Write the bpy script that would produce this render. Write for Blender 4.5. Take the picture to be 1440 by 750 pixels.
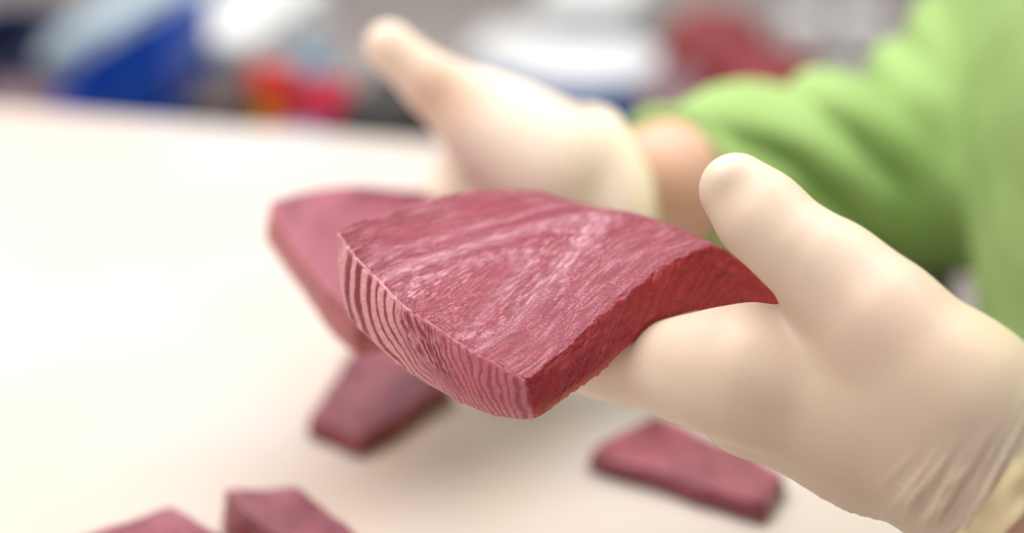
import bpy, bmesh, math
import numpy as np
from mathutils import Vector, Matrix

S = bpy.context.scene
for o in list(bpy.data.objects):
    bpy.data.objects.remove(o)

# ------------------------------------------------------------------ camera
LENS, SENS, PW, PH = 70.0, 36.0, 1440.0, 750.0
CAMZ, PITCH = 1.25, math.radians(22.0)
cd = bpy.data.cameras.new('camera')
cam = bpy.data.objects.new('camera', cd)
S.collection.objects.link(cam)
cd.lens = LENS; cd.sensor_width = SENS; cd.clip_start = 0.02; cd.clip_end = 200
cam.location = (0, 0, CAMZ)
cam.rotation_euler = (math.pi / 2 - PITCH, 0, 0)
cd.dof.use_dof = True
cd.dof.focus_distance = 0.606
cd.dof.aperture_fstop = 2.8
cd.dof.aperture_blades = 9
S.camera = cam

# ------------------------------------------------------------------ world + lamps
W = bpy.data.worlds.new('World'); S.world = W; W.use_nodes = True
W.node_tree.nodes['Background'].inputs[0].default_value = (1.0, 0.975, 0.955, 1)
W.node_tree.nodes['Background'].inputs[1].default_value = 0.38

def area(name, loc, target, sx, sy, power, col):
    l = bpy.data.lights.new(name, 'AREA'); l.shape = 'RECTANGLE'
    l.size = sx; l.size_y = sy; l.energy = power; l.color = col
    o = bpy.data.objects.new(name, l); S.collection.objects.link(o)
    o.location = loc
    o.rotation_euler = (Vector(target) - Vector(loc)).to_track_quat('-Z', 'Y').to_euler()
    return o
area('key_fill_lamp', (0.10, 1.35, 2.75), (0.05, 0.65, 0.95), 3.0, 2.0, 70, (1.0, 0.972, 0.945))
area('key_fill_lamp', (-0.9, 0.45, 2.5), (0.0, 0.65, 0.95), 1.4, 1.4, 20, (1.0, 0.97, 0.93))  # added soft fill from the left, lifts the jacket front and table
area('key_fill_lamp', (0.5, -1.3, 2.6), (0.1, 0.6, 0.95), 1.8, 1.4, 8, (1.0, 0.96, 0.91))  # added frontal fill behind the camera, no known fixture

S.view_settings.view_transform = 'Standard'
S.view_settings.look = 'None'
S.view_settings.exposure = 0.05
S.view_settings.gamma = 1.0
S.render.engine = 'CYCLES'
S.cycles.use_denoising = True
S.cycles.max_bounces = 8
S.cycles.diffuse_bounces = 5
S.cycles.use_adaptive_sampling = False

# ------------------------------------------------------------------ measuring helpers
K = SENS / LENS / PW
CP, SP = math.cos(PITCH), math.sin(PITCH)
def P(px, py, d):
    """point of the room seen at (px, py) of the photograph, d metres down the view axis"""
    x = (px - PW / 2) * K * d; v = (PH / 2 - py) * K * d
    return np.array([x, d * CP + v * SP, CAMZ - d * SP + v * CP])
def PP(l): return np.array([P(*q) for q in l])
def T(px, py, z):
    r = P(px, py, 1.0) - np.array([0, 0, CAMZ])
    return np.array([0, 0, CAMZ]) + r * ((z - CAMZ) / r[2])

# ------------------------------------------------------------------ numpy noise
rng = np.random.RandomState(7)
_perm = rng.permutation(256); _perm = np.concatenate([_perm, _perm, _perm])
_g = rng.normal(size=(256, 3)); _g /= np.linalg.norm(_g, axis=1)[:, None]
def perlin(p):
    p = np.asarray(p, float); i = np.floor(p).astype(int); f = p - i; i &= 255
    w = f * f * f * (f * (f * 6 - 15) + 10)
    out = 0
    for a in (0, 1):
        for b in (0, 1):
            for c in (0, 1):
                h = _perm[_perm[_perm[(i[:, 0] + a) & 255] + ((i[:, 1] + b) & 255)] + ((i[:, 2] + c) & 255)]
                d = ((f - (a, b, c)) * _g[h]).sum(1)
                ww = (w[:, 0] if a else 1 - w[:, 0]) * (w[:, 1] if b else 1 - w[:, 1]) * (w[:, 2] if c else 1 - w[:, 2])
                out = out + d * ww
    return out * 1.5
def fbm(p, n=4):
    p = np.asarray(p, float); s = 0; a = 1; t = 0
    for k in range(n):
        s = s + a * perlin(p * (2 ** k) + 17.3 * k); t += a; a *= .55
    return s / t * 1.6
def sstep(a, b, x):
    t = np.clip((x - a) / (b - a), 0, 1); return t * t * (3 - 2 * t)

# ------------------------------------------------------------------ object helpers
def link(o, parent=None):
    S.collection.objects.link(o)
    if parent is not None: o.parent = parent
    return o
def tag(o, label=None, cat=None, group=None, kind=None):
    if label: o['label'] = label
    if cat: o['category'] = cat
    if group: o['group'] = group
    if kind: o['kind'] = kind
    return o
def empty(name, loc, label, cat, group=None, rz=0):
    o = bpy.data.objects.new(name, None); link(o)
    o.location = loc; o.rotation_euler = (0, 0, rz); o.empty_display_size = .03
    return tag(o, label, cat, group)
def mesh_obj(name, V, F, mat, parent=None, smooth=True, col=None):
    me = bpy.data.meshes.new(name)
    V = np.asarray(V, float)
    if parent is not None: V = V - np.array(parent.location)[None]
    me.from_pydata(V.tolist(), [], [list(map(int, f)) for f in F])
    if smooth: me.polygons.foreach_set('use_smooth', [True] * len(me.polygons))
    if col is not None:
        a = me.color_attributes.new('tissue', 'FLOAT_COLOR', 'POINT')
        a.data.foreach_set('color', np.concatenate([col, np.ones((len(col), 1))], 1).astype(np.float32).ravel())
    me.materials.append(mat)
    me.update()
    return link(bpy.data.objects.new(name, me), parent)
def bm_obj(name, bm, mat, parent=None, smooth=True):
    me = bpy.data.meshes.new(name); bmesh.ops.recalc_face_normals(bm, faces=bm.faces)
    bm.to_mesh(me); bm.free()
    if smooth:
        me.polygons.foreach_set('use_smooth', [True] * len(me.polygons))
        try: me.set_sharp_from_angle(angle=math.radians(40))
        except Exception: pass
    me.materials.append(mat)
    return link(bpy.data.objects.new(name, me), parent)
def box_bm(sx, sy, sz, bev=.004, seg=3, z0=True):
    bm = bmesh.new(); bmesh.ops.create_cube(bm, size=1)
    for v in bm.verts:
        v.co = Vector((v.co.x * sx, v.co.y * sy, (v.co.z + (.5 if z0 else 0)) * sz))
    if bev: bmesh.ops.bevel(bm, geom=bm.edges[:], offset=bev, segments=seg, affect='EDGES', profile=.5)
    return bm
def move_bm(bm, v=(0, 0, 0), rz=0, rx=0, ry=0):
    m = Matrix.Translation(v) @ Matrix.Rotation(rz, 4, 'Z') @ Matrix.Rotation(ry, 4, 'Y') @ Matrix.Rotation(rx, 4, 'X')
    bmesh.ops.transform(bm, matrix=m, verts=bm.verts[:]); return bm
def noise_bm(bm, amp, scale, cuts=0):
    if cuts: bmesh.ops.subdivide_edges(bm, edges=bm.edges[:], cuts=cuts, use_grid_fill=True)
    co = np.array([v.co[:] for v in bm.verts])
    n = np.stack([fbm(co * scale + k * 31.7, 3) for k in range(3)], 1) * amp
    for v, q in zip(bm.verts, n): v.co += Vector(q)
    return bm

# ------------------------------------------------------------------ materials
def mat(name, col, rough=.5, sss=0, sssr=(.01, .004, .003), spec=.5, coat=0, coatr=.1, metal=0, noise=None, bump=None, trans=0):
    """noise = (scale, colour2, amount); bump = (scale, distance)"""
    m = bpy.data.materials.new(name); m.use_nodes = True
    nt = m.node_tree; b = nt.nodes['Principled BSDF']
    b.inputs['Base Color'].default_value = (*col, 1); b.inputs['Roughness'].default_value = rough
    b.inputs['Metallic'].default_value = metal
    b.inputs['Specular IOR Level'].default_value = spec
    b.inputs['Coat Weight'].default_value = coat; b.inputs['Coat Roughness'].default_value = coatr
    b.inputs['Transmission Weight'].default_value = trans
    if sss:
        b.inputs['Subsurface Weight'].default_value = sss
        b.inputs['Subsurface Radius'].default_value = sssr
        b.inputs['Subsurface Scale'].default_value = 1.0
    tc = nt.nodes.new('ShaderNodeTexCoord')
    if noise:
        n = nt.nodes.new('ShaderNodeTexNoise'); n.inputs['Scale'].default_value = noise[0]; n.inputs['Detail'].default_value = 5
        r = nt.nodes.new('ShaderNodeMapRange'); r.inputs[1].default_value = .35; r.inputs[2].default_value = .65; r.inputs[4].default_value = noise[2]
        x = nt.nodes.new('ShaderNodeMix'); x.data_type = 'RGBA'
        x.inputs[6].default_value = (*col, 1); x.inputs[7].default_value = (*noise[1], 1)
        nt.links.new(tc.outputs['Object'], n.inputs['Vector']); nt.links.new(n.outputs['Fac'], r.inputs[0])
        nt.links.new(r.outputs[0], x.inputs[0]); nt.links.new(x.outputs[2], b.inputs['Base Color'])
    if bump:
        n = nt.nodes.new('ShaderNodeTexNoise'); n.inputs['Scale'].default_value = bump[0]; n.inputs['Detail'].default_value = 4
        u = nt.nodes.new('ShaderNodeBump'); u.inputs['Distance'].default_value = bump[1]; u.inputs['Strength'].default_value = 1
        nt.links.new(tc.outputs['Object'], n.inputs['Vector']); nt.links.new(n.outputs['Fac'], u.inputs['Height'])
        nt.links.new(u.outputs[0], b.inputs['Normal'])
    return m

def attr_mat(name, rough, sss, sssr, spec, coat, coatr, bscale, bdist, grain):
    m = mat(name, (.5, .1, .1), rough, sss, sssr, spec, coat, coatr)
    nt = m.node_tree; b = nt.nodes['Principled BSDF']
    a = nt.nodes.new('ShaderNodeVertexColor'); a.layer_name = 'tissue'
    tc = nt.nodes.new('ShaderNodeTexCoord')
    n = nt.nodes.new('ShaderNodeTexNoise'); n.inputs['Scale'].default_value = bscale; n.inputs['Detail'].default_value = 6; n.inputs['Roughness'].default_value = .65
    r = nt.nodes.new('ShaderNodeMapRange'); r.inputs[1].default_value = .3; r.inputs[2].default_value = .7
    r.inputs[3].default_value = 1 - grain; r.inputs[4].default_value = 1 + grain
    x = nt.nodes.new('ShaderNodeMix'); x.data_type = 'RGBA'; x.blend_type = 'MULTIPLY'; x.inputs[0].default_value = 1; x.clamp_result = False
    nt.links.new(tc.outputs['Object'], n.inputs['Vector']); nt.links.new(n.outputs['Fac'], r.inputs[0])
    nt.links.new(a.outputs['Color'], x.inputs[6]); nt.links.new(r.outputs[0], x.inputs[7])
    nt.links.new(x.outputs[2], b.inputs['Base Color'])
    u = nt.nodes.new('ShaderNodeBump'); u.inputs['Distance'].default_value = bdist; u.inputs['Strength'].default_value = 1
    nt.links.new(n.outputs['Fac'], u.inputs['Height'])
    nt.links.new(u.outputs[0], b.inputs['Normal']); nt.links.new(u.outputs[0], b.inputs['Coat Normal'])
    return m

M_flesh = attr_mat('raw_tuna', .38, .15, (.0030, .0005, .0004), .22, .32, .10, 1100, .00040, .22)
M_flesh2 = attr_mat('raw_tuna_block', .36, .25, (.004, .001, .0009), .5, .2, .2, 600, .0004, .1)
M_glove = attr_mat('latex', .42, .4, (.006, .0035, .002), .42, 0, .3, 900, .00006, .02)
M_skin = mat('skin', (.68, .40, .29), .5, .3, (.008, .003, .0015), .4, noise=(60, (.71, .43, .33), 1), bump=(900, .0002))
M_jacket = mat('green_cotton', (.33, .49, .17), .75, .06, (.004, .004, .002), .25, noise=(30, (.36, .52, .19), 1), bump=(1600, .00025))
M_table = mat('pale_wood', (.60, .555, .535), .55, spec=.2, noise=(6, (.61, .50, .43), .9))
M_steel = mat('steel', (.5, .49, .48), .35, metal=.9)
M_floor = mat('concrete', (.30, .29, .28), .7, noise=(3, (.36, .34, .32), 1))
M_bench = mat('brown_grey_laminate', (.20, .178, .173), .6, spec=.2, noise=(9, (.29, .26, .25), 1))
M_royal = mat('royal_blue_plastic', (.003, .055, .36), .45, spec=.3)
M_navy = mat('navy_plastic', (.015, .02, .07), .5)
M_pale = mat('pale_blue_film', (.27, .36, .43), .45, noise=(14, (.38, .46, .52), 1))
M_foam = mat('white_foam', (.64, .65, .65), .7)
M_white = mat('white_plastic', (.66, .67, .69), .5)
M_dark = mat('dark_gap_black', (.02, .017, .017), .5)
M_brown = mat('brown_card', (.10, .075, .07), .8)
M_red = mat('red_foil', (.72, .022, .01), .45)
M_crim = mat('crimson_foil', (.62, .02, .06), .45)
M_yellow = mat('yellow_print', (.80, .42, .01), .5)
M_purple = mat('violet_print', (.26, .05, .28), .4)
M_cyan = mat('sky_blue_plastic', (.16, .45, .72), .4)
M_bottle = mat('dusty_blue_plastic', (.26, .42, .56), .4)
M_meat = mat('dark_red_meat', (.15, .009, .016), .5, spec=.3, noise=(30, (.22, .025, .03), 1))
M_mauve = mat('mauve_film', (.16, .095, .115), .5, spec=.3, noise=(30, (.22, .15, .16), 1))
M_orange = mat('orange_print', (.62, .24, .03), .5)
M_tray = mat('blue_tray_plastic', (.01, .17, .50), .5)

# ------------------------------------------------------------------ setting: floor, work table, bench behind
A = math.radians(-14.5)
EX = np.array([math.cos(A), math.sin(A), 0]); EY = np.array([-math.sin(A), math.cos(A), 0])
bm = bmesh.new(); bmesh.ops.create_grid(bm, x_segments=2, y_segments=2, size=8)
fl = bm_obj('floor', bm, M_floor, smooth=False); tag(fl, kind='structure')

tz = .872
cfar = (T(0, 145, tz) + T(500, 189, tz)) / 2
cr = T(1300, 700, tz)
# corner of far edge and right edge
ctr_far = cfar + EX * np.dot(cr - cfar, EX)
TW, TD = 1.5, 1.15
tc0 = ctr_far - EX * TW / 2 - EY * TD / 2
table = empty('work_table', (tc0[0], tc0[1], 0), 'pale cream wooden work table under the hands and raw fish', 'table', rz=A)
def child(name, bm, m, parent, smooth=True):
    return bm_obj(name, bm, m, parent, smooth)
child('tabletop', move_bm(box_bm(TW, TD, .04, .006), (0, 0, tz - .04)), M_table, table)
for sx in (-1, 1):
    for sy in (-1, 1):
        child('leg', move_bm(box_bm(.05, .05, tz - .041, .004), (sx * (TW / 2 - .06), sy * (TD / 2 - .06), 0)), M_steel, table)

bz = .70
bc = ctr_far + EX * (-.1) + EY * .915
bench = empty('side_bench', (bc[0], bc[1], 0), 'brown grey bench behind the work table crowded with blurred goods', 'bench', rz=A)
child('benchtop', move_bm(box_bm(3.4, 1.7, .04, .004), (0, 0, bz - .04)), M_bench, bench)
for sx in (-1, 1):
    for sy in (-1, 1):
        child('leg', move_bm(box_bm(.06, .06, bz - .041, .004), (sx * 1.6, sy * .75, 0)), M_steel, bench)

# ------------------------------------------------------------------ signed distance bodies
def cone(p, a, b, ra, rb):
    a = np.asarray(a, np.float32); b = np.asarray(b, np.float32)
    ba = b - a; l2 = float(ba @ ba); rr = ra - rb; a2 = l2 - rr * rr; il2 = 1 / l2
    pa = p - a; y = pa @ ba; z = y - l2
    q = pa * l2 - y[:, None] * ba; x2 = (q * q).sum(1)
    y2 = y * y * l2; z2 = z * z * l2
    k = np.sign(rr) * rr * rr * x2
    c1 = np.sign(z) * a2 * z2 > k
    c2 = np.sign(y) * a2 * y2 < k
    d3 = (np.sqrt(np.maximum(x2 * a2 * il2, 0)) + y * rr) * il2 - ra
    return np.where(c1, np.sqrt(x2 + z2) * il2 - rb, np.where(c2, np.sqrt(x2 + y2) * il2 - ra, d3))
def smin(d1, d2, k):
    h = np.clip(.5 + .5 * (d2 - d1) / k, 0, 1)
    return d2 + (d1 - d2) * h - k * h * (1 - h)
def union(prims):
    def f(p):
        d = None
        for (a, b, ra, rb, k) in prims:
            e = cone(p, a, b, ra, rb)
            d = e if d is None else smin(d, e, k)
        return d
    return f
def nets(f, lo, hi, h, iters=2, step=None):
    lo = np.asarray(lo, float); n = np.ceil((np.asarray(hi) - lo) / h).astype(int) + 1
    xs = [(lo[i] + h * np.arange(n[i])).astype(np.float32) for i in range(3)]
    B = 4; nb = (n + B - 1) // B
    cb = [(lo[i] + h * (np.arange(nb[i]) * B + (B - 1) / 2)).astype(np.float32) for i in range(3)]
    C = f(np.stack(np.meshgrid(*cb, indexing='ij'), -1).reshape(-1, 3)).reshape(nb)
    F = np.repeat(np.repeat(np.repeat(C, B, 0), B, 1), B, 2)[:n[0], :n[1], :n[2]].astype(np.float32)
    near_ = np.argwhere(np.abs(F) < h * (B * 1.0 + 2.5))
    for i in range(0, len(near_), 400000):
        q = near_[i:i + 400000]
        F[tuple(q.T)] = f((lo + h * q).astype(np.float32))
    ins = F < 0
    c = np.zeros(n - 1, np.int8)
    for a in (0, 1):
        for b in (0, 1):
            for d in (0, 1):
                c += ins[a:n[0] - 1 + a, b:n[1] - 1 + b, d:n[2] - 1 + d]
    act = np.argwhere((c > 0) & (c < 8))
    idx = np.full(n - 1, -1, int); idx[tuple(act.T)] = np.arange(len(act))
    acc = np.zeros((len(act), 3)); cnt = np.zeros(len(act))
    cor = [(a, b, d) for a in (0, 1) for b in (0, 1) for d in (0, 1)]
    val = {q: F[act[:, 0] + q[0], act[:, 1] + q[1], act[:, 2] + q[2]] for q in cor}
    for q in cor:
        for ax in range(3):
            if q[ax]: continue
            r = list(q); r[ax] = 1; r = tuple(r)
            v0, v1 = val[q], val[r]; m = (v0 < 0) != (v1 < 0)
            t = np.where(m, v0 / np.where(m, v0 - v1, 1), 0)
            pt = np.tile(np.array(q, float), (len(act), 1)); pt[:, ax] = t
            acc[m] += pt[m]; cnt[m] += 1
    V = lo + (act + acc / cnt[:, None]) * h
    faces = []
    for ax in range(3):
        o1, o2 = (ax + 1) % 3, (ax + 2) % 3
        s0 = [slice(0, n[i]) for i in range(3)]; s1 = list(s0)
        s0[ax] = slice(0, n[ax] - 1); s1[ax] = slice(1, n[ax])
        e = np.argwhere(ins[tuple(s0)] != ins[tuple(s1)])
        e = e[(e[:, o1] > 0) & (e[:, o2] > 0) & (e[:, o1] < n[o1] - 1) & (e[:, o2] < n[o2] - 1)]
        fl_ = ins[tuple(e.T)]
        def cell(d1, d2):
            w = e.copy(); w[:, o1] -= d1; w[:, o2] -= d2
            return idx[tuple(w.T)]
        q = np.stack([cell(1, 1), cell(0, 1), cell(0, 0), cell(1, 0)], 1)
        q[~fl_] = q[~fl_][:, ::-1]
        faces.append(q)
    Fc = np.concatenate(faces)
    for _ in range(iters):
        p = V.astype(np.float32); d = f(p); e = h * .5
        g = np.stack([(f(p + np.eye(3, dtype=np.float32)[i] * e) - f(p - np.eye(3, dtype=np.float32)[i] * e)) / (2 * e) for i in range(3)], 1)
        gl = np.maximum((g * g).sum(1), .2)
        mv = -(d / gl)[:, None] * g
        ml = np.linalg.norm(mv, axis=1, keepdims=True); mv *= np.minimum(1, h * .6 / np.maximum(ml, 1e-9))
        V = V + mv
    return V, Fc
def bounds(prims, m):
    a = np.array([np.minimum(np.asarray(q[0]) - q[2], np.asarray(q[1]) - q[3]) for q in prims] ).min(0) - m
    b = np.array([np.maximum(np.asarray(q[0]) + q[2], np.asarray(q[1]) + q[3]) for q in prims]).max(0) + m
    return a, b

# ------------------------------------------------------------------ the person
person = empty('person', (.40, .90, 0), 'person in green jacket and cream rubber gloves holding up raw tuna in both palms', 'person')

ELN = np.array([.27, .48, .90]); SHN = np.array([.35, .64, 1.22])       # near arm: elbow, shoulder
WRN = P(1392, 655, .588)
ELF = P(1322, 222, .975); SHF = np.array([.43, 1.02, 1.28])
WRF = P(880, 262, .855)

def hand_sdf(pr, extra=None):
    u = union(pr)
    def f(p):
        d = u(p)
        if extra is not None: d = d + extra(p)
        return d
    return f
mm = .001
def chain(pts, rad, k):
    w = [P(*q) for q in pts]
    return [(w[i], w[i + 1], rad[i] * mm, rad[i + 1] * mm, k * mm) for i in range(len(w) - 1)]

# near hand ---------------------------------------------------------
near = []
near += chain([(1390, 655, .590), (1240, 590, .598), (1058, 524, .604)], [23, 22, 19.3], 14)      # index metacarpal
near += chain([(1385, 668, .612), (1230, 615, .618), (1062, 562, .624)], [21, 20, 17.5], 14)      # middle
near += chain([(1378, 668, .632), (1210, 615, .640), (1085, 572, .648)], [19, 18, 16], 14)        # ring
near += chain([(1378, 660, .645), (1220, 605, .655), (1115, 575, .670)], [17, 16, 14], 14)        # little
near += chain([(1058, 524, .604), (1000, 521, .613), (955, 520, .624), (885, 515, .638), (838, 506, .645), (785, 480, .660), (735, 448, .673)], [19.3, 16.3, 14.2, 11.2, 10, 9, 7.6], 8)
near += chain([(1062, 562, .626), (955, 500, .660), (880, 455, .673), (815, 425, .688), (765, 400, .702)], [17.5, 11.2, 10, 8.9, 7.6], 5)
near += chain([(1085, 572, .648), (985, 490, .691), (915, 440, .703), (860, 405, .713), (815, 380, .716)], [16, 10.6, 9.5, 8.5, 7.4], 5)
near += chain([(1115, 575, .670), (1040, 490, .696), (985, 440, .703), (945, 410, .709), (910, 392, .713)], [14, 9.6, 8.5, 7.6, 6.8], 5)
near += chain([(1390, 645, .590), (1348, 562, .578), (1238, 446, .582)], [22.5, 20.8, 15.8], 16)       # thenar, thumb metacarpal
near += chain([(1238, 446, .582), (1172, 384, .588), (1108, 338, .593)], [15.8, 13.4, 12.6], 10)
near += chain([(1108, 338, .593), (1070, 303, .596), (1036, 268, .599)], [12.6, 12.9, 11.3], 5)
near += chain([(1240, 500, .600), (1134, 480, .606)], [17, 11.6], 6)                                # web of the thumb
AXN = (ELN - WRN) / np.linalg.norm(ELN - WRN)
CUTN = WRN + AXN * .0085
near += [(WRN, WRN + AXN * .06, .0235, .0255, .02)]
dn = np.array([0.30, .40, -.02]); 
def gauss(p, c, s): return np.exp(-((p - np.asarray(c, np.float32)) ** 2).sum(1) / (2 * s * s))
def near_extra(p):
    out = np.zeros(len(p), np.float32)
    out += .0017 * gauss(p, P(1043, 276, .588), .0058)             # thumb pad, hollow beside the nail
    out -= .0011 * gauss(p, P(1006, 236, .590), .0048)
    out -= .0010 * gauss(p, P(1122, 340, .580), .008)
    out -= .0022 * gauss(p, P(1290, 478, .560), .013)              # thumb knuckle
    a = (p - WRN.astype(np.float32)) @ AXN.astype(np.float32)
    m = (a > -.060) & (a < .03)
    if m.any():
        q = p[m].astype(float); am = a[m]
        e1 = np.cross(AXN, [0, -1.0, 0]); e1 /= np.linalg.norm(e1); e2 = np.cross(AXN, e1)
        c1, c2 = (q - WRN) @ e1, (q - WRN) @ e2
        aw = am + perlin(q * 24 + 3) * .004 - .10 * c1
        n1 = perlin(np.stack([aw * 210, c1 * 20, c2 * 20], 1)); n2 = perlin(np.stack([aw * 430 + 50, c1 * 34, c2 * 34 + 7], 1))
        rid = np.clip(1 - np.abs(n1) * 3.2, 0, 1) ** 1.3 + .50 * np.clip(1 - np.abs(n2) * 3.0, 0, 1) ** 1.3
        brk = sstep(-.5, .3, perlin(q * 40 + 9)) * (1 - .75 * sstep(.012, .022, c1))
        fade = sstep(-.026, -.004, am + .45 * c1 + perlin(q * 30) * .008) * (1 - sstep(.024, .03, am))
        out[m] -= (.0016 * rid * brk * fade).astype(np.float32)
    return out
def cut(f, c, n, r=.0):
    c = np.asarray(c, np.float32); n = np.asarray(n, np.float32)
    return lambda p: np.maximum(f(p), (p - c) @ n)
def glove(name, prims, extra, c, ax, vox, tints, cuff_r, label):
    f = cut(hand_sdf(prims, extra), c, ax)
    lo, hi = bounds(prims, .006)
    # nothing needed far past the cut plane
    for i in range(3):
        if ax[i] > .5: hi[i] = min(hi[i], c[i] + .045)
        if ax[i] < -.5: lo[i] = max(lo[i], c[i] - .045)
    V, F = nets(f, lo, hi, vox)
    base = np.array([.72, .605, .475]) if vox < .0012 else np.array([.79, .67, .555])  # far glove lighter: its brighter light is put into the base colour
    col = np.tile(base, (len(V), 1))
    n = sstep(-.5, .6, fbm(V * 28, 3))[:, None]
    col = col * (1 - .5 * n) + base * np.array([1.02, .96, .97]) * .5 * n
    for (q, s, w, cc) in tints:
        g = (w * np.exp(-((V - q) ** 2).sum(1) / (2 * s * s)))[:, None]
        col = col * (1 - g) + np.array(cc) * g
    a = (V - c) @ ax
    g = sstep(-.010, -.002, a)[:, None] * (.6 if vox < .0012 else .25)
    col = col * (1 - g) + np.array([.80, .65, .40]) * g
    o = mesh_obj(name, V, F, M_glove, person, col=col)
    o['label'] = label
    return o, f
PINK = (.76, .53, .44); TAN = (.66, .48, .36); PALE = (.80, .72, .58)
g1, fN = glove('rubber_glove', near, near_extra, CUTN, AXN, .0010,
      [(P(1040, 275, .588), .0075, .7, TAN), (P(1290, 480, .555), .016, .5, PINK), (P(1200, 470, .58), .02, .35, PINK),  # tan on the thumb pad paints in the shading below the nail
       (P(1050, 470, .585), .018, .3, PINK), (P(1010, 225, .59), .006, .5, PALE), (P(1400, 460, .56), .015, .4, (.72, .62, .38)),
       (P(1190, 600, .575), .035, .6, (.54, .40, .29)), (P(1040, 600, .585), .02, .4, (.64, .50, .38)), (P(1105, 525, .58), .018, .3, (.70, .52, .40)), (P(1120, 345, .585), .012, .35, (.70, .54, .42)), (P(1215, 425, .575), .012, .25, PINK)],  # darker tans: skin through latex, plus painted shade on the back of the hand
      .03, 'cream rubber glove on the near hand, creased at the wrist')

# far hand ----------------------------------------------------------
far = []
far += chain([(548, 66, .838), (606, 116, .836), (692, 178, .838)], [10.8, 11.6, 15], 6)
far += chain([(692, 178, .838), (778, 240, .838), (872, 262, .855)], [15, 22, 24.5], 26)
far += chain([(872, 262, .860), (770, 262, .868), (672, 240, .872)], [23, 20, 16.5], 14)
far += chain([(872, 285, .855), (770, 300, .865), (680, 295, .866)], [22, 18, 15], 14)
far += chain([(872, 300, .845), (775, 335, .855), (695, 340, .852)], [20, 17, 14], 14)
far += chain([(872, 310, .838), (780, 360, .842), (710, 375, .835)], [19, 16, 13], 14)
far += chain([(672, 240, .872), (625, 290, .861), (575, 318, .853), (525, 335, .838), (490, 345, .825)], [16.5, 10.8, 9.6, 8.6, 7.5], 6)
far += chain([(680, 295, .866), (620, 348, .853), (565, 370, .837), (520, 385, .814), (490, 395, .800)], [15, 10.8, 9.8, 8.6, 7.6], 5)
far += chain([(695, 340, .852), (612, 392, .835), (560, 410, .810), (530, 420, .797), (505, 430, .786)], [14, 10.2, 9.2, 8.2, 7.3], 5)
far += chain([(710, 375, .835), (655, 412, .823), (610, 432, .804), (575, 443, .791), (550, 450, .784)], [13, 9, 8, 7.2, 6.5], 5)
AXF = (ELF - WRF) / np.linalg.norm(ELF - WRF)
CUTF = P(832, 256, .85)
far += [(WRF, WRF + AXF * .06, .0245, .028, .02)]
def far_extra(p):
    out = np.zeros(len(p), np.float32)
    out += .0016 * gauss(p, P(655, 150, .822), .008)
    out += .0016 * gauss(p, P(615, 125, .822), .010)
    out -= .0015 * gauss(p, P(740, 245, .815), .016)
    return out
g2, fF = glove('rubber_glove', far, far_extra, CUTF, AXF, .0014,
      [(P(645, 150, .825), .010, .85, (.62, .34, .20)), (P(610, 118, .825), .012, .6, (.68, .42, .28)), (P(690, 240, .84), .03, .6, (.82, .66, .56)),  # tan tints paint in the under-shadow of the raised thumb
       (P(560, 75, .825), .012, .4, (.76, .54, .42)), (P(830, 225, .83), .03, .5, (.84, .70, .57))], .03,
      'cream rubber glove on the far hand, thumb raised')

# rolled cuffs ------------------------------------------------------
def cuff(name, fh, c, ax, off, rbead, width, m, parent, tint=(.80, .65, .40)):
    """bead and short flared band following the outline of the glove at its open end"""
    ax = ax / np.linalg.norm(ax); u = np.cross(ax, [0, 0, 1.0]); u /= np.linalg.norm(u); w = np.cross(ax, u)
    N = 96; prof = []
    for (da, ro) in ((-width, .0002), (-width * .75, .0011), (-width * .45, .0008), (-width * .2, .0016), (-.0008, .0022), (.0008, .0021), (.0010, -.0002), (-.001, -.002)):
        prof.append((da, ro))
    V = []
    for j in range(N):
        th = 2 * math.pi * j / N; dr = u * math.cos(th) + w * math.sin(th)
        lo, hi = np.full(len(prof), 0.0), np.full(len(prof), .07)
        cen = np.array([c + ax * min(da, -.0015) for da, _ in prof])
        for _ in range(24):
            mid = (lo + hi) / 2; pts = (cen + dr * mid[:, None]).astype(np.float32)
            ins = fh(pts) < 0
            lo = np.where(ins, mid, lo); hi = np.where(ins, hi, mid)
        for i, (da, ro) in enumerate(prof):
            nz = perlin(np.array([[math.cos(th) * 2.2 + i * .25, math.sin(th) * 2.2, i * .4]]))[0]
            V.append(c + ax * (da + nz * .0016 * (1 if i < 6 else 0)) + dr * (hi[i] + ro + nz * .0009))
    F = []
    n = len(prof)
    for j in range(N):
        for i in range(n - 1):
            a, b = j * n + i, ((j + 1) % N) * n + i
            F.append((a, b, b + 1, a + 1))
    col = np.tile(np.array(tint), (len(V), 1))
    o = mesh_obj(name, V, F, M_glove, None, col=col)
    o.parent = parent; o.matrix_parent_inverse = Matrix.Translation(-Vector(person.location))
    return o
cuff('cuff', fN, CUTN, AXN, 0, .001, .010, M_glove, g1)
cuff('cuff', fF, CUTF, AXF, 0, .001, .009, M_glove, g2, (.82, .70, .52))

# body (skin) -------------------------------------------------------
COLS = []
for s, rr in ((-.09, .105), (0, .112), (.09, .105)):
    b = np.array([.342, .86, .62]) + EY * s; m_ = np.array([.355, .862, 1.0]) + EY * s; t = np.array([.405, .872, 1.24]) + EY * s
    COLS += [(b, m_, rr, rr + .004, .08), (m_, t, rr + .004, rr - .004, .08)]
body = [(a, b, ra - .012, rb - .012, k) for a, b, ra, rb, k in COLS]
body += [(WRN - AXN * .03, WRN + AXN * .02, .017, .0205, .01), (WRN + AXN * .02, ELN, .0205, .036, .01), (ELN, SHN, .036, .044, .02), (SHN, np.array([.40, .85, 1.25]), .045, .06, .04)]
body += [(WRF - AXF * .03, WRF + AXF * .03, .019, .0255, .01), (WRF + AXF * .03, WRF + AXF * .09, .0255, .0200, .01), (WRF + AXF * .09, ELF, .0200, .022, .01), (ELF, SHF, .022, .034, .02), (SHF, np.array([.41, .88, 1.25]), .045, .06, .04)]
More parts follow.
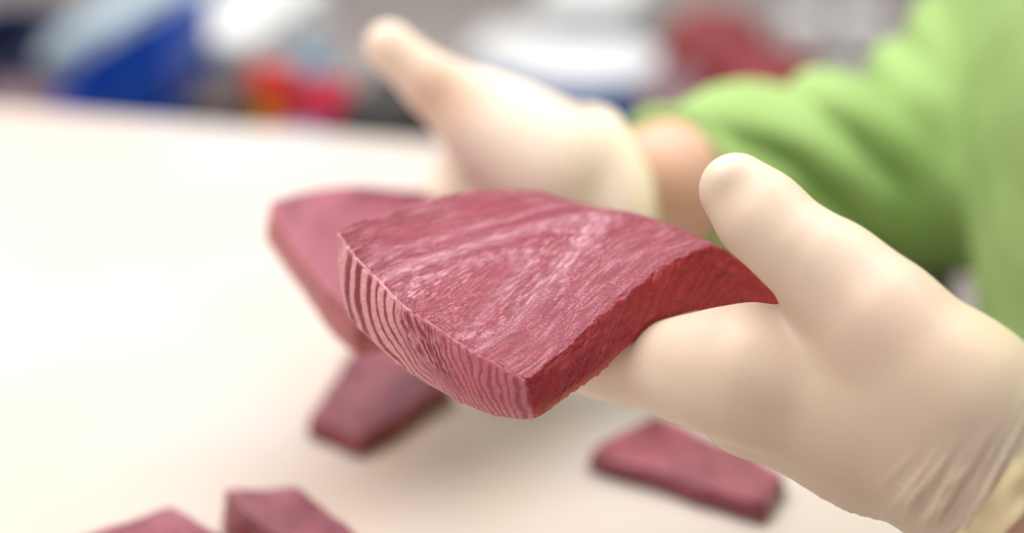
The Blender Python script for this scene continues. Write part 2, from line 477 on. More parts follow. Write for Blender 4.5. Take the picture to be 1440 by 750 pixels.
body += [(np.array([.41, .87, 1.28]), np.array([.40, .87, 1.40]), .06, .055, .03)]
fb = union(body); lo, hi = bounds(body, .01)
V, F = nets(fb, lo, hi, .005)
mesh_obj('body', V, F, M_skin, person)

# jacket ------------------------------------------------------------
jk = list(COLS)
SLN = WRN + AXN * .085                      # near sleeve starts well past the wrist
jk += [(SLN, ELN, .036, .047, .02), (ELN, SHN, .047, .058, .03), (SHN, np.array([.40, .84, 1.22]), .058, .075, .05)]
CFF = P(965, 258, .885)
jk += [(P(925, 258, .868), P(1130, 243, .935), .0340, .0415, .02), (P(1130, 243, .935), ELF, .0415, .0475, .02), (ELF, SHF, .0475, .056, .03), (SHF, np.array([.40, .86, 1.22]), .058, .075, .05)]
# folds of the far sleeve run slantwise across the crook of the elbow: round crests, sharp valleys
ujk = union(jk)
FD = P(1398, 240, .93) - P(1225, 66, .93); FD /= np.linalg.norm(FD)
VW = P(1300, 190, .93) - np.array([0, 0, CAMZ]); VW /= np.linalg.norm(VW)
FN = np.cross(FD, VW); FN /= np.linalg.norm(FN); FC = P(1300, 190, .93)
torso_u = union(COLS)
def folds(q):
    al = (q - FC) @ FD
    w = (q - FC) @ FN + .016 * perlin(q * 7 + 2) + .002 * perlin(q * 40) + .10 * al * np.clip((q - FC) @ FN / .06, -1, 1)
    lam = .027
    k = np.floor(w / lam); r = np.sin(k * 12.9898 + .7) * 43758.5453; r = r - np.floor(r)
    h = np.abs(np.sin(np.pi * w / lam)) ** .8
    m = np.exp(-((q - P(1270, 190, .94)) ** 2).sum(1) / (2 * .10 ** 2)) * (.75 + .5 * r)
    m = m * sstep(.0, .05, torso_u(q.astype(np.float32))) * (.75 + .5 * sstep(-.3, .3, perlin(q * 13 + 5)))
    return .0130 * m * (h - .70)
def fj(p):
    d = ujk(p)
    m = d < .03
    if m.any():
        q = p[m]
        qq = q.astype(float)
        e = d[m] - folds(qq).astype(np.float32)
        e = e - (.0022 * fbm(qq * np.array([16, 16, 16]) + 4, 2)).astype(np.float32)
        # lengthwise drag of cloth down the body front
        e = e - (.0016 * perlin(qq * np.array([22, 22, 5]) + 8)).astype(np.float32)
        d = d.copy(); d[m] = e
    # open ends of the sleeves
    d = np.maximum(d, np.where(((p - WRF.astype(np.float32)) @ AXF.astype(np.float32) < .2) & (p[:, 0] < .2), -((p - P(946, 258, .875).astype(np.float32)) @ CUTDIR), -1))
    return d
CUTDIR = (P(1110, 200, .93) - P(946, 258, .875)); CUTDIR = (CUTDIR / np.linalg.norm(CUTDIR)).astype(np.float32)
lo, hi = bounds(jk, .02)
V, F = nets(fj, lo, hi, .0034)
mesh_obj('jacket', V, F, M_jacket, person)

# ------------------------------------------------------------------ slabs of tuna
def curve(pts, n, world=False):
    w = np.asarray(pts, float) if world else PP(pts)
    t = np.r_[0, np.cumsum(np.linalg.norm(np.diff(w, axis=0), axis=1))]; t /= t[-1]
    m = np.gradient(w, t, axis=0)
    # finite difference tangents, cubic Hermite
    x = np.linspace(0, 1, n); i = np.clip(np.searchsorted(t, x, side='right') - 1, 0, len(t) - 2)
    h = (t[i + 1] - t[i])[:, None]; s = ((x - t[i]) / (t[i + 1] - t[i]))[:, None]
    return (2 * s**3 - 3 * s**2 + 1) * w[i] + (s**3 - 2 * s**2 + s) * h * m[i] + (-2 * s**3 + 3 * s**2) * w[i + 1] + (s**3 - s**2) * h * m[i + 1]
def coons(ab, fr, af, br):
    nu, nv = len(ab), len(af)
    u = np.linspace(0, 1, nu)[:, None, None]; v = np.linspace(0, 1, nv)[None, :, None]
    return ((1 - v) * ab[:, None] + v * fr[:, None] + (1 - u) * af[None] + u * br[None]
            - ((1 - u) * (1 - v) * ab[0] + u * (1 - v) * ab[-1] + (1 - u) * v * fr[0] + u * v * fr[-1]))
def slab_grid(top, bot, nu, nv, nt, bulge=(0, 0, 0, 0), world=False):
    """six sided slab; returns verts, quads and per-vertex (face, a, b): face 0 top, 1 AB wall, 2 BR wall, 3 FR, 4 AF, 5 bottom"""
    tc = [curve(top[i], n, world) for i, n in enumerate((nu, nu, nv, nv))]     # AB, FR, AF, BR
    bc_ = [curve(bot[i], n, world) for i, n in enumerate((nu, nu, nv, nv))]
    G = coons(*tc); B = coons(*bc_)
    cen = (G.mean((0, 1)) + B.mean((0, 1))) / 2
    Vs, Fs, At = [], [], []
    def add(g, face):
        a, b = g.shape[:2]; off = sum(len(x) for x in Vs)
        Vs.append(g.reshape(-1, 3))
        ii = np.arange(a * b).reshape(a, b) + off
        Fs.append(np.stack([ii[:-1, :-1], ii[1:, :-1], ii[1:, 1:], ii[:-1, 1:]], -1).reshape(-1, 4))
        aa, bb = np.meshgrid(np.linspace(0, 1, a), np.linspace(0, 1, b), indexing='ij')
        At.append(np.stack([np.full(a * b, face), aa.ravel(), bb.ravel()], 1))
    add(G, 0)
    tt = np.linspace(0, 1, nt)
    for face, c0, c1, bl in ((1, tc[0], bc_[0], bulge[0]), (2, tc[3], bc_[3], bulge[1]), (3, tc[1], bc_[1], bulge[2]), (4, tc[2], bc_[2], bulge[3])):
        g = c0[:, None] * (1 - tt[None, :, None]) + c1[:, None] * tt[None, :, None]
        dirn = np.cross(np.gradient(c0, axis=0), (c1 - c0)); dirn /= np.linalg.norm(dirn, axis=1, keepdims=True)
        sg = np.sign((dirn * (c0 - cen)).sum(1))[:, None]
        g = g + (dirn * sg)[:, None] * (bl * np.sin(np.pi * tt) ** .8)[None, :, None] * np.minimum(1, np.sin(np.pi * np.linspace(0, 1, len(c0))) * 6)[:, None, None]
        add(g, face)
    add(B, 5)
    V = np.concatenate(Vs); F = np.concatenate(Fs); At = np.concatenate(At)
    key = np.round(V * 2e5).astype(np.int64)
    _, first, inv = np.unique(key, axis=0, return_index=True, return_inverse=True)
    inv = inv.ravel()
    return V[first], inv[F], At[first]
def edge_arrays(F):
    e = np.concatenate([F[:, [0, 1]], F[:, [1, 2]], F[:, [2, 3]], F[:, [3, 0]]])
    return e
def smooth(V, F, n, w=None):
    e = edge_arrays(F); cnt = np.bincount(e.ravel(), minlength=len(V))[:, None]
    for _ in range(n):
        acc = np.zeros_like(V)
        for i in range(3):
            acc[:, i] = np.bincount(e[:, 0], V[e[:, 1], i], len(V)) + np.bincount(e[:, 1], V[e[:, 0], i], len(V))
        L = acc / cnt - V
        V = V + L * (.6 if w is None else .6 * w[:, None])
    return V
def normals(V, F):
    q = V[F]; n = np.cross(q[:, 2] - q[:, 0], q[:, 3] - q[:, 1])
    N = np.zeros_like(V)
    for k in range(4):
        for i in range(3): N[:, i] += np.bincount(F[:, k], n[:, i], len(V))
    return N / np.maximum(np.linalg.norm(N, axis=1, keepdims=True), 1e-12)
def orient(V, F):
    """make all quads of a closed slab point outwards"""
    bm = bmesh.new(); vs = [bm.verts.new(v) for v in V]
    return F

def slab_mesh(name, V, F, col, m, parent=None):
    o = mesh_obj(name, V, F, m, parent, col=col)
    bm = bmesh.new(); bm.from_mesh(o.data); bmesh.ops.recalc_face_normals(bm, faces=bm.faces[:]); bm.to_mesh(o.data); bm.free()
    return o
def outward(V, F, At):
    # flip whole walls whose mean normal looks inwards
    cen = V.mean(0); q = V[F]; n = np.cross(q[:, 2] - q[:, 0], q[:, 3] - q[:, 1]); c = q.mean(1)
    fid = np.round(np.median(At[F][:, :, 0], axis=1)).astype(int)
    F = F.copy()
    for k in range(6):
        m = fid == k
        if m.any() and (n[m] * (c[m] - cen)).sum() < 0: F[m] = F[m][:, ::-1]
    return F

# ---- the steak in the near hand
top = [
 [(474, 324, .630), (504, 363, .624), (534, 393, .618), (563, 424, .612), (603, 451, .606), (662, 491, .598), (716, 521, .592), (739, 535, .589)],           # A-B
 [(762, 268, .697), (800, 281, .700), (860, 298, .699), (930, 320, .692), (1000, 345, .682), (1060, 385, .674), (1125, 440, .668)],                          # F-R
 [(474, 324, .630), (500, 312, .638), (540, 299, .649), (580, 286, .659), (620, 276, .669), (690, 267, .684), (762, 268, .697)],                             # A-F
 [(739, 535, .589), (770, 511, .595), (800, 487, .601), (840, 449, .608), (880, 414, .615), (945, 368, .626), (985, 350, .634), (1006, 345, .638), (1026, 355, .641), (1062, 382, .646), (1125, 438, .652)],  # B-R
]
bot = [
 [(479, 412, .634), (496, 455, .630), (516, 474, .626), (564, 517, .619), (627, 556, .612), (677, 580, .606), (725, 590, .602), (750, 590, .599)],
 [(765, 360, .700), (800, 366, .703), (860, 380, .702), (930, 400, .696), (1000, 425, .686), (1060, 455, .678), (1125, 490, .671)],
 [(479, 412, .634), (510, 402, .642), (545, 392, .653), (580, 380, .663), (620, 370, .672), (690, 362, .687), (765, 360, .700)],
 [(750, 590, .599), (772, 578, .603), (800, 556, .607), (835, 532, .612), (895, 478, .622), (950, 446, .631), (1003, 437, .642), (1062, 440, .650), (1125, 470, .656)],
]
nu, nv, nt = 300, 300, 80
V, F, At = slab_grid(top, bot, nu, nv, nt, bulge=(.0022, .0015, .001, .001))
F = outward(V, F, At)
fid = At[:, 0].astype(int); a, b = At[:, 1], At[:, 2]
ed = np.where((fid == 0) | (fid == 5), np.minimum(np.minimum(a, 1 - a) * .09, np.minimum(b, 1 - b) * .10), np.minimum(np.minimum(b, 1 - b) * .02, np.minimum(a, 1 - a) * .09))
V = smooth(V, F, 14, 1 - sstep(.0006, .0035, ed))
N = normals(V, F)
col = np.zeros((len(V), 3)); disp = np.zeros(len(V))
def mixc(c0, c1, t): return c0 * (1 - t[:, None]) + c1 * t[:, None]
DEEP = np.array([.165, .006, .022]); MID = np.array([.26, .016, .046]); PINK_ = np.array([.44, .10, .15]); PALE_ = np.array([.74, .42, .42])
# top: nested bands of muscle, opening towards the striped cut
m = (fid == 0); u, v = a[m], b[m]
X, Y = u * 85, v * 100
wx = fbm(np.stack([X * .03, Y * .02, 0 * X], 1), 2)
cu = 46 + .06 * Y
SY = .32
ph = np.sqrt(((X - cu) * 1.0) ** 2 + ((Y + 8) * SY) ** 2 + 4) + wx * 3.0
ang = np.arctan2((X - cu), (Y + 8) * SY)
sc = np.stack([ph * .60, ang * 7, 0 * X], 1)
bands = fbm(np.stack([ph * .13, ang * 1.1, 0 * X + 5], 1), 3)
st1 = fbm(sc, 4); st2 = fbm(np.stack([ph * 1.1, ang * 11, 0 * X + 3], 1), 3)
gran = fbm(np.stack([X * 1.3, Y * 1.3, 0 * X], 1), 3)
gran2 = perlin(np.stack([X * 2.6, Y * 2.2, 0 * X + 7], 1))
wg = sstep(.66, .86, u + .1 * wx)                     # granular zone along the right edge
s = st1 * .45 + st2 * .55
s = s * (1 - .65 * wg) + gran * (.5 + .5 * wg) * .8
def tint(c, colr, w): return mixc(c, np.tile(np.array(colr), (len(c), 1)), np.clip(w, 0, 1))
patch = fbm(np.stack([X * .05 + 3, Y * .05, 0 * X + 33], 1), 2)
c = mixc(DEEP, MID, sstep(-.75, .15, s))
c = tint(c, PINK_, sstep(.1, .9, s + .35 * bands) * .6)
arc = (np.exp(-((ph - 20.5) / 2.2) ** 2) + .6 * np.exp(-((ph - 13.5) / 1.4) ** 2) + .5 * np.exp(-((ph - 29) / 1.8) ** 2)) * (1 - .8 * wg)
zone = np.clip(.45 + .7 * arc + .6 * bands + .5 * patch, 0, 1.3)
fl1 = sstep(.10, .50, st2 + .25 * gran); fl2 = sstep(.15, .55, gran2 + .45 * st2)  # pale sinew streaks and speckle, with wet glints put into the colour
c = tint(c, (.68, .36, .43), fl1 * zone * (.46 - .2 * wg))
c = tint(c, (.76, .48, .54), fl2 * (.22 + .35 * zone) * .7)
c = tint(c, (.64, .36, .44), arc * .30)
c = tint(c, (.20, .008, .026), (np.exp(-((ph - 17) / 1.1) ** 2) + np.exp(-((ph - 25) / 1.3) ** 2)) * (1 - wg) * .28)
c = tint(c, (.12, .003, .012), sstep(.10, .6, -st2 - .3 * gran2) * .6)
c = tint(c, (.10, .002, .010), sstep(.25, .6, -gran2 + .3 * gran) * .35)
seam = np.exp(-((np.abs(((ph + wx * 2) / 13.0) % 1 - .5)) / .012) ** 2) * sstep(-.1, .4, fbm(np.stack([ang * 1.3, ph * .05, 0 * X + 2], 1), 2))
c = mixc(c, np.tile(DEEP * .8, (len(c), 1)), seam * .7)
col[m] = c
disp[m] = .00009 * st2 * (1 - .5 * wg) + .00010 * st1 + .00007 * gran * (.5 + .5 * wg) + .00008 * gran2 - .00025 * seam + .00030 * bands
# striped cut
m = fid == 1; u, t = a[m], b[m]
sh = np.interp(u, [0, .15, .3, .45, .6, .75, .88, 1], [.03, .05, .10, .24, .27, .17, .06, .0])
nz = fbm(np.stack([u * 9, t * 2.2, 0 * u + 11], 1), 3); nz2 = fbm(np.stack([u * 40, t * 6, 0 * u + 2], 1), 3)
phi = u - sh * t ** 1.5 + nz * np.interp(u, [0, .35, .6, 1], [.004, .010, .028, .018])
fr_ = np.interp(phi, [-.3, .0, .24, .42, .6, 1], [-.3 * 14, 0, .24 * 15, .24 * 15 + .18 * 21, .24 * 15 + .18 * 21 + .18 * 30, .24 * 15 + .18 * 21 + .18 * 30 + .4 * 24])
cell = np.floor(fr_); rnd = np.sin(cell * 12.9898 + 1.3) * 43758.5453; rnd = rnd - np.floor(rnd)
w = .12 + .16 * rnd + .22 * np.exp(-((u - .17) / .07) ** 2)
mass = sstep(.37, .44, phi) * (1 - sstep(.56, .66, phi)) * (1 - sstep(.50, .88, t + .1 * nz)) * sstep(.02, .10, t)
w = w + .08 * sstep(.72, .95, u) + nz2 * (.02 + .11 * sstep(.35, .6, u))
dist = np.abs(fr_ - cell - .5)
dark = 1 - sstep(w * .5, w * .5 + .15, dist)
fade = sstep(.0, .09, t + .03 * nz) * (1 - sstep(.92, 1.0, t + .03 * nz) * .7)
lit = np.interp(u, [0, .06, .12, .40, .52, .70, 1], [.25, .45, 1, .95, .75, .55, .62])
dark = dark * lit * fade
net = np.clip(1 - np.abs(fbm(np.stack([phi * 42, t * 3.2, 0 * u + 20], 1), 3)) * 3.6, 0, 1)
pale = mixc(np.tile(np.array([.66, .31, .325]), (len(u), 1)), np.tile(np.array([.68, .31, .33]), (len(u), 1)), sstep(-.5, .6, nz2))
c = mixc(pale, np.tile(np.array([.47, .10, .14]), (len(u), 1)), np.clip(sstep(.25, .80, u) * .85 - .35 * sstep(.55, .95, t), 0, 1))
c = tint(c, (.58, .20, .21), (1 - sstep(.0, .05, u)) * .7)
c = tint(c, (.22, .006, .024), dark * .95)
c = tint(c, (.20, .008, .028), mass * (1 - net) * .85)
c = tint(c, (.62, .26, .30), mass * net * .55)
c = tint(c, (.34, .05, .08), sstep(.1, .7, fbm(np.stack([u * 70, t * 12, 0 * u + 44], 1), 3)) * .35 * sstep(.35, .7, u))
col[m] = c
disp[m] = -.00022 * dark + .00012 * nz2 + .0002 * nz
# smooth dark cut on the right
m = fid == 2; u, t = a[m], b[m]
X, Y = u * 112, t * 20
fib = fbm(np.stack([(X + Y * .9) * .5, Y * .06, 0 * X + 6], 1), 4); fib2 = fbm(np.stack([X * .12 + 3, Y * .25, 0 * X], 1), 3)
crk = np.exp(-(np.abs(fbm(np.stack([X * .13 + .05 * Y, Y * .12, 0 * X + 9], 1), 3)) / .035) ** 2)
c = mixc(np.tile(np.array([.31, .016, .030]), (len(u), 1)), np.tile(np.array([.39, .034, .048]), (len(u), 1)), sstep(-.6, .7, fib))
c = mixc(c, np.tile(np.array([.38, .055, .07]), (len(u), 1)), sstep(.1, .9, fib2) * .6)
c = mixc(c, np.tile(np.array([.22, .015, .03]), (len(u), 1)), crk * sstep(-.2, .5, fib2 + .2) * .6)
edge = sstep(.72, .97, t + .05 * fib) * (1 - sstep(.18, .45, u))  # orange lower edge: light through the flesh, put into the colour
c = mixc(c, np.tile(np.array([.62, .15, .11]), (len(u), 1)), edge * .8)
col[m] = c
disp[m] = .00010 * fib + .0005 * fib2 - .0003 * crk + .0006 * sstep(.8, 1, t) * perlin(np.stack([X * .5, Y * .3, 0 * X], 1))
m = fid >= 3
f3 = fbm(V[m] * np.array([300, 300, 300]), 3)
col[m] = mixc(np.tile(np.array([.46, .11, .13]), (m.sum(), 1)), np.tile(np.array([.62, .26, .26]), (m.sum(), 1)), sstep(-.5, .6, f3)); disp[m] = .0002 * f3
# ragged rims
rag = perlin(V * 420) * .0005 + perlin(V * 900 + 5) * .00025
disp += rag * (1 - sstep(.0005, .002, ed))
V = V + N * disp[:, None]
st = slab_mesh('tuna_steak', V, F, col, M_flesh)
tag(st, 'thick raw tuna steak with striped cut edge held flat on the near gloved hand', 'tuna steak', 'tuna steaks held in the hands')

def simple_cols(V, At, seed, topc=MID, wall=(.50, .13, .15), amp=1.0):
    fid = At[:, 0].astype(int)
    n = fbm(V * np.array([70, 25, 70]) + seed, 4); n2 = fbm(V * 260 + seed, 3)
    col = mixc(np.tile(np.array(topc) * .72, (len(V), 1)), np.tile(np.array(topc) * 1.25 + .03, (len(V), 1)), sstep(-.7, .7, n + .4 * n2))
    m = (fid != 0)
    n3 = fbm(np.stack([At[:, 1] * 30, At[:, 2] * 3, fid + seed], 1), 3)
    cw = mixc(np.tile(np.array(wall) * .75, (len(V), 1)), np.tile(np.array(wall) * 1.2 + .02, (len(V), 1)), sstep(-.5, .5, n3))
    col[m] = cw[m]
    return col, .0003 * n + .0002 * n2
def simple_slab(name, top, bot, n, bulge, seed, topc, wall, label, world=False, rough_=6):
    V, F, At = slab_grid(top, bot, n[0], n[1], n[2], bulge, world)
    F = outward(V, F, At)
    V = smooth(V, F, rough_)
    if world:
        hz = (V[:, 2] - V[:, 2].min()) / np.ptp(V[:, 2])
        wob = np.stack([fbm(V * 26 + seed + 9 * k, 3) for k in range(3)], 1) * .003
        V = V + wob * np.stack([np.ones_like(hz), np.ones_like(hz), .55 * hz], 1)
        V[:, :2] += (V[:, :2] - V[:, :2].mean(0)) * (.07 * (1 - hz) ** 2)[:, None]
    col, dsp = simple_cols(V, At, seed, topc, wall)
    V = V + normals(V, F) * dsp[:, None]
    o = slab_mesh(name, V, F, col, M_flesh2)
    return o

# ---- the steak in the far hand
top2 = [
 [(380, 283, .775), (398, 322, .764), (428, 365, .750), (465, 408, .738), (500, 440, .730)],
 [(600, 268, .842), (640, 300, .832), (690, 345, .815), (740, 400, .795)],
 [(380, 283, .775), (430, 268, .792), (500, 260, .812), (555, 264, .828), (600, 268, .842)],
 [(500, 440, .730), (560, 425, .745), (620, 412, .760), (740, 400, .795)],
]
bot2 = [
 [(371, 335, .779), (395, 372, .769), (428, 416, .757), (470, 476, .744), (506, 505, .736)],
 [(603, 330, .846), (640, 360, .836), (690, 400, .820), (740, 450, .800)],
 [(371, 335, .779), (430, 335, .796), (500, 328, .816), (555, 328, .832), (603, 330, .846)],
 [(506, 505, .736), (560, 488, .751), (620, 472, .766), (740, 450, .800)],
]
o = simple_slab('tuna_steak', top2, bot2, (90, 90, 26), (.001, .001, .001, .001), 4.0, (.26, .033, .072), (.43, .105, .11), '')
tag(o, 'blurred raw tuna steak behind the sharp one, resting on the far gloved hand', 'tuna steak', 'tuna steaks held in the hands')

# ---- blocks lying on the table
def block(corners, h, seed, topc, wall, label, shrink=1.0, n=(50, 50, 20)):
    """corners A, B, R, F of the top face as points of the photograph on the plane h above the table"""
    q = [T(x, y, tz + h) for x, y in corners]
    Aq, Bq, Rq, Fq = q; cen = sum(q) / 4
    lw = lambda p0, p1, k=5, z=0, ex=1.0: [np.array([*(cen + ((p0 + (p1 - p0) * t) - cen) * ex)[:2], (p0 + (p1 - p0) * t)[2] - z]) for t in np.linspace(0, 1, k)]
    tp = [lw(Aq, Bq), lw(Fq, Rq), lw(Aq, Fq), lw(Bq, Rq)]
    e = shrink
    bt = [lw(Aq, Bq, z=h - .002, ex=e), lw(Fq, Rq, z=h - .002, ex=e), lw(Aq, Fq, z=h - .002, ex=e), lw(Bq, Rq, z=h - .002, ex=e)]
    o = simple_slab('tuna_block', tp, bt, n, (.001,) * 4, seed, topc, wall, '', world=True, rough_=5)
    return tag(o, label, 'tuna block', 'tuna blocks lying on the table')
PUR = (.21, .034, .062); DK = (.21, .018, .034)
block([(440, 583), (508, 611), (634, 538), (520, 450)], .010, 11, PUR, DK, 'dark raw tuna block lying on the table under the two held steaks', 1.03)
block([(72, 758), (320, 800), (350, 770), (242, 712)], .022, 23, PUR, (.24, .03, .05), 'dark tuna block at the bottom left corner, leftmost on the table', 1.02)
block([(314, 690), (440, 800), (540, 782), (412, 683)], .024, 31, PUR, (.25, .03, .05), 'tuna block in the foreground pointing at the camera, right of the leftmost block', 1.02)
block([(832, 632), (1072, 706), (1098, 664), (925, 582)], .010, 47, (.25, .040, .072), (.23, .030, .055), 'flat tuna slice lying on the table beneath the near gloved hand', 1.0)

# ------------------------------------------------------------------ goods on the bench behind
def stand(px, d):                       # place on the bench seen at column px, d metres away
    p = P(px, 375, d); return np.array([p[0], p[1], bz])
def ztop(py, d): return P(720, py, d)[2]
def wpx(n, d): return n * K * d
RZ = A

# royal blue scoop bin with sloping rim
d = 1.50; c = stand(195, d)
bn = empty('scoop_bin', c, 'royal blue plastic bin with a sloping front rim on the bench', 'bin')
hw = wpx(95, d); hd = .10; zl = ztop(118, d) - bz; zr = ztop(2, d) - bz
bm = bmesh.new()
prof = [(-hw, 0), (hw, 0), (hw * .93, zr), (-hw, zl)]
f0 = [bm.verts.new((x, -hd, z)) for x, z in prof]; f1 = [bm.verts.new((x, hd, z)) for x, z in prof]
bm.faces.new(f0); bm.faces.new(f1[::-1])
for i in (0, 1, 3): bm.faces.new((f0[i], f1[i], f1[(i + 1) % 4], f0[(i + 1) % 4]))
# inside walls
g0 = [bm.verts.new((x * .94, -hd * .94, max(z, .01))) for x, z in prof]; g1 = [bm.verts.new((x * .94, hd * .94, max(z, .01))) for x, z in prof]
for i in (0, 1, 3): bm.faces.new((g0[(i + 1) % 4], g1[(i + 1) % 4], g1[i], g0[i]))
bm.faces.new(g0[::-1]); bm.faces.new(g1)
child('shell', bm, M_royal, bn, smooth=False)
bm = bmesh.new()
def bar(bm, p, q, r):
    p, q = Vector(p), Vector(q); L = (q - p).length
    m_ = Matrix.Translation((p + q) / 2) @ (q - p).to_track_quat('Z', 'Y').to_matrix().to_4x4()
    bmesh.ops.create_cone(bm, cap_ends=True, segments=10, radius1=r, radius2=r, depth=L, matrix=m_)
for s_ in (-1, 1): bar(bm, (-hw, s_ * hd, zl), (hw * .93, s_ * hd, zr), .004)
bar(bm, (-hw, -hd, zl), (-hw, hd, zl), .004); bar(bm, (hw * .93, -hd, zr), (hw * .93, hd, zr), .004)
child('rim', bm, M_royal, bn)

# crumpled pale film bag leaning on the bin rim
def bag(name, c, sx, sy, sz, m, seed, label, cat, rx=0, ry=0, rz=0, group=None, amp=.012):
    bm = bmesh.new(); bmesh.ops.create_icosphere(bm, subdivisions=4, radius=1)
    co = np.array([v.co[:] for v in bm.verts])
    co = np.sign(co) * np.abs(co) ** .75
    n = fbm(co * 1.6 + seed, 4)
    co = co * (1 + .16 * n[:, None]) * np.array([sx, sy, sz])
    for v, q in zip(bm.verts, co): v.co = Vector(q)
    move_bm(bm, (0, 0, 0), rz, rx, ry)
    zmin = min(v.co.z for v in bm.verts)
    o = bm_obj(name, bm, m); o.location = c
    tag(o, label, cat, group); return o
c = P(165, 30, 1.62)
o = bag('film_bag', c, wpx(125, 1.6), .06, wpx(36, 1.6), M_pale, 3, 'pale blue crumpled film bag slumped over the sloping rim of the blue bin', 'plastic bag', ry=math.radians(-30))

# left edge: crate, mauve bag, dark red meat
d = 1.85; c = stand(30, d)
cr_ = empty('storage_crate', c, 'navy plastic crate with open top at the far left of the bench', 'crate', rz=RZ)
w_, h_ = wpx(160, d), ztop(12, d) - bz
for (x, y, sx, sy) in ((0, -.1, w_, .008), (0, .1, w_, .008), (-w_ / 2, 0, .008, .192), (w_ / 2, 0, .008, .192)):
    child('side_wall', move_bm(box_bm(sx, sy, h_, .002), (x, y, 0)), M_navy, cr_)
child('base', move_bm(box_bm(w_ - .02, .18, .006, .001), (0, 0, .002)), M_navy, cr_)
c = stand(45, 1.62)
bag('film_bag', c + np.array([0, 0, .045]), wpx(75, 1.62), .05, .05, M_mauve, 8, 'mauve film bag of meat in front of the navy crate', 'plastic bag')
c = stand(60, 1.48)
bag('meat_piece', c + np.array([0, 0, .055]), wpx(85, 1.48), .05, .062, M_meat, 14, 'dark red piece of meat left of the royal blue bin', 'meat')

# white foam box and dark box
def rbox(name, px, d, wp, ytop, dep, m, label, cat, rz=RZ, group=None, lid=None):
    c = stand(px, d); h = ztop(ytop, d) - bz; w = wpx(wp, d)
    r = empty(name, c, label, cat, group, rz=rz)
    hl = .022 if lid is not None else 0
    child('carton' if lid is None else 'tub', box_bm(w, dep, h - hl, .006), m, r)
    if lid is not None: child('lid', move_bm(box_bm(w * 1.04, dep * 1.04, hl - .002, .005), (0, 0, h - hl + .001)), lid, r)
    return r
rbox('foam_box', 362, 1.75, 130, -30, .2, M_foam, 'pale grey foam box with lid behind the red and yellow pouch', 'box', lid=M_foam)
rbox('carton_box', 322, 1.5, 66, 88, .10, M_brown, 'small dark brown carton between the blue bin and the red pouch', 'box')
rbox('carton_box', 566, 1.45, 104, 92, .12, M_dark, 'black box standing in for the dark gap beside the raised thumb of the far hand', 'box')  # black box added where only a dark gap lies between the goods

# printed pouches
def pouch(px, d, wp, ytop, parts, label, seed):
    c = stand(px, d); h = ztop(ytop, d) - bz; w = wpx(wp, d)
    r = empty('foil_pouch', c, label, 'pouch', 'printed foil pouches on the bench', rz=RZ)
    for (nm, z0, z1, m, x0, x1) in parts:
        nx, nz_ = 14, 12; Vv, Ff = [], []
        for sgn in (1, -1):
            off = len(Vv)
            for i in range(nx + 1):
                for j in range(nz_ + 1):
                    x = x0 + (x1 - x0) * i / nx; z = z0 + (z1 - z0) * j / nz_
                    th = .030 * (1 - z) ** .7 * max(0, 1 - (2 * abs(x)) ** 3) + .002
                    th += .004 * perlin(np.array([[x * 4 + seed, z * 4, sgn]]))[0]
                    taper = 1 - .25 * z
                    Vv.append((x * w * taper, -sgn * th, z * h))
            for i in range(nx):
                for j in range(nz_):
                    q = off + i * (nz_ + 1) + j
                    Ff.append((q, q + nz_ + 1, q + nz_ + 2, q + 1) if sgn > 0 else (q + 1, q + nz_ + 2, q + nz_ + 1, q))
        half = (nx + 1) * (nz_ + 1)
        rimv = [i * (nz_ + 1) for i in range(nx + 1)] + [nx * (nz_ + 1) + j for j in range(1, nz_ + 1)] + [i * (nz_ + 1) + nz_ for i in range(nx - 1, -1, -1)] + [j for j in range(nz_ - 1, 0, -1)]
        for i in range(len(rimv)):
            p_, q_ = rimv[i], rimv[(i + 1) % len(rimv)]
            Ff.append((p_, q_, q_ + half, p_ + half))
        me = bpy.data.meshes.new(nm); me.from_pydata(Vv, [], Ff); me.materials.append(m)
        me.polygons.foreach_set('use_smooth', [True] * len(me.polygons))
        link(bpy.data.objects.new(nm, me), r)
    return r
pouch(398, 1.52, 92, 58, [('front_panel', .86, 1, M_red, -.5, .5), ('label_band', 0, .855, M_yellow, -.5, .05), ('side_panel', 0, .855, M_red, .06, .5)],
      'red foil pouch with a yellow lower corner, right of the dark brown carton', 2)
pouch(470, 1.45, 92, 78, [('front_panel', .81, 1, M_crim, -.5, .5), ('label_band', 0, .805, M_purple, -.5, .5)],
      'crimson foil pouch with a violet lower band beside the black box in the dark gap', 5)
# bottle and cup
def lathe(name, prof, m, parent=None, n=32):
    bm = bmesh.new(); rings = []
    for (r_, z_) in prof:
        rings.append([bm.verts.new((r_ * math.cos(2 * math.pi * k / n), r_ * math.sin(2 * math.pi * k / n), z_)) for k in range(n)])
    for i in range(len(rings) - 1):
        for k in range(n): bm.faces.new((rings[i][k], rings[i][(k + 1) % n], rings[i + 1][(k + 1) % n], rings[i + 1][k]))
    bm.faces.new(rings[0][::-1]); bm.faces.new(rings[-1])
    return bm_obj(name, bm, m, parent)
d = 1.62; c = stand(452, d); h = ztop(-10, d) - bz; r_ = wpx(32, d)
bt = empty('plastic_bottle', c, 'dusty blue plastic bottle standing behind the crimson pouch', 'bottle')
lathe('bottle_body', [(r_ * .92, 0), (r_, .006), (r_, h * .68), (r_ * .85, h * .78), (r_ * .4, h * .88), (r_ * .36, h * .92)], M_bottle, bt)
lathe('cap', [(r_ * .42, h * .921), (r_ * .42, h * .995), (r_ * .38, h)], M_white, bt)
d = 1.39; c = stand(428, d)
hh = ztop(158, d) - bz
lathe('plastic_cup', [(wpx(20, d), 0), (wpx(26, d), hh), (wpx(23, d), hh), (wpx(18, d), .01)], M_cyan)
cup = bpy.context.scene.objects['plastic_cup']; cup.location = c
tag(cup, 'sky blue plastic cup in front of the two foil pouches', 'cup')

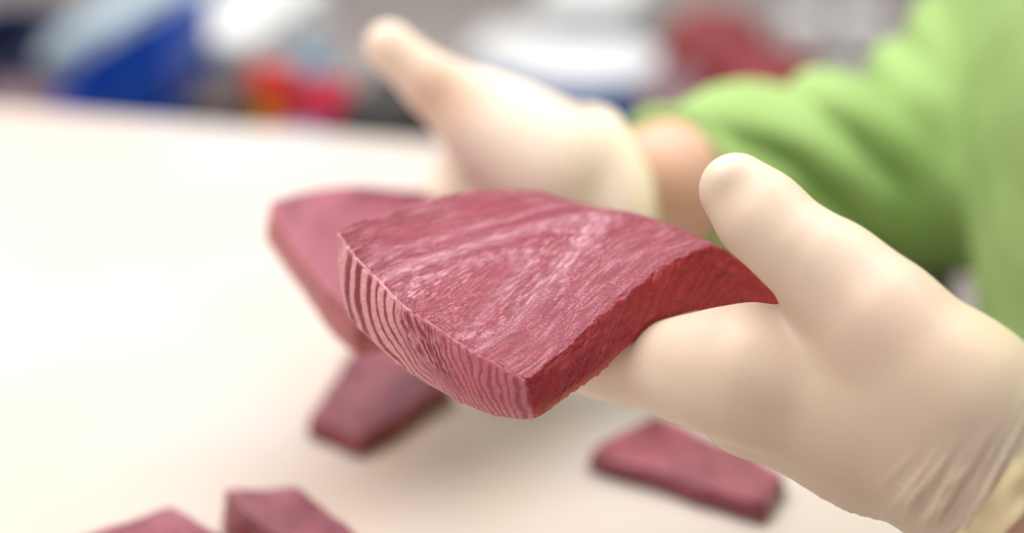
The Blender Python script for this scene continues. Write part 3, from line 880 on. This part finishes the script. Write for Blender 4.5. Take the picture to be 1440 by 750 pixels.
# white lidded basin on a blue tray, behind the far hand
d = 1.85; c = stand(815, d)
tr = empty('serving_tray', c, 'blue plastic tray holding a white dish behind the far glove', 'tray', rz=RZ)
child('tray_base', box_bm(wpx(270, d), .22, .008, .003), M_tray, tr)
for (x, y, sx, sy) in ((0, -.11, wpx(270, d) + .012, .006), (0, .11, wpx(270, d) + .012, .006), (-wpx(135, d) - .003, 0, .006, .214), (wpx(135, d) + .003, 0, .006, .214)):
    child('tray_wall', move_bm(box_bm(sx, sy, .03, .002), (x, y, 0)), M_tray, tr)
w_ = wpx(118, d)
o = lathe('white_dish', [(w_ * .6, 0), (w_ * .72, .004), (w_ * 1.0, .040), (w_ * 1.04, .044), (w_ * .98, .046), (w_ * .7, .030), (w_ * .3, .026), (.002, .026)], M_white, n=48)
o.location = c + np.array([-.0, 0, .012]); o.scale = (1, .85, 1)
tag(o, 'shallow white round dish resting on the blue tray', 'dish')
rbox('foam_box', 838, 2.12, 118, -70, .2, M_foam, 'pale white foam box standing behind the white dish', 'box', lid=M_foam)
rbox('carton_box', 716, 1.98, 92, 20, .10, M_foam, 'pale grey carton at the back above the far hand', 'box')

# dark red meat pieces with orange label, white tubs on the right
for (px, py, d, sx, sz, sd, lb) in ((1080, 118, 1.52, 98, 44, 3, 'dark red meat lump lying nearest the green sleeve'),
                                    (1005, 75, 1.62, 82, 60, 6, 'tall dark red meat lump behind the nearest meat lump'),
                                    (950, 130, 1.56, 60, 28, 9, 'small dark meat lump beside the blue tray')):
    q = P(px, py, d)
    hgt = q[2] - bz + wpx(sz, d)
    bag('meat_piece', np.array([q[0], q[1], bz + hgt / 2]), wpx(sx, d), .06, hgt / 2, M_meat if sd != 9 else M_mauve, sd, lb, 'meat', group='meat lumps on the bench')
rbox('label_card', 962, 1.78, 44, -20, .03, M_orange, 'orange card box standing behind the meat lumps', 'box')
for i, (px, wp, lb) in enumerate(((1112, 58, 'slim white tub left of the other slim tub near the green sleeve'), (1186, 60, 'slim white tub nearest the green sleeve, right of its twin'))):
    d = 1.8; c = stand(px, d); h = ztop(-15, d) - bz; r_ = wpx(wp / 2, d)
    t_ = empty('slim_tub', c, lb, 'tub', 'slim white tubs on the bench')
    lathe('tub', [(r_ * .85, 0), (r_ * .95, h * .9), (r_ * .95, h * .93)], M_foam, t_)
    lathe('lid', [(r_ * 1.05, h * .932), (r_ * 1.05, h * .995), (r_, h)], M_white, t_)
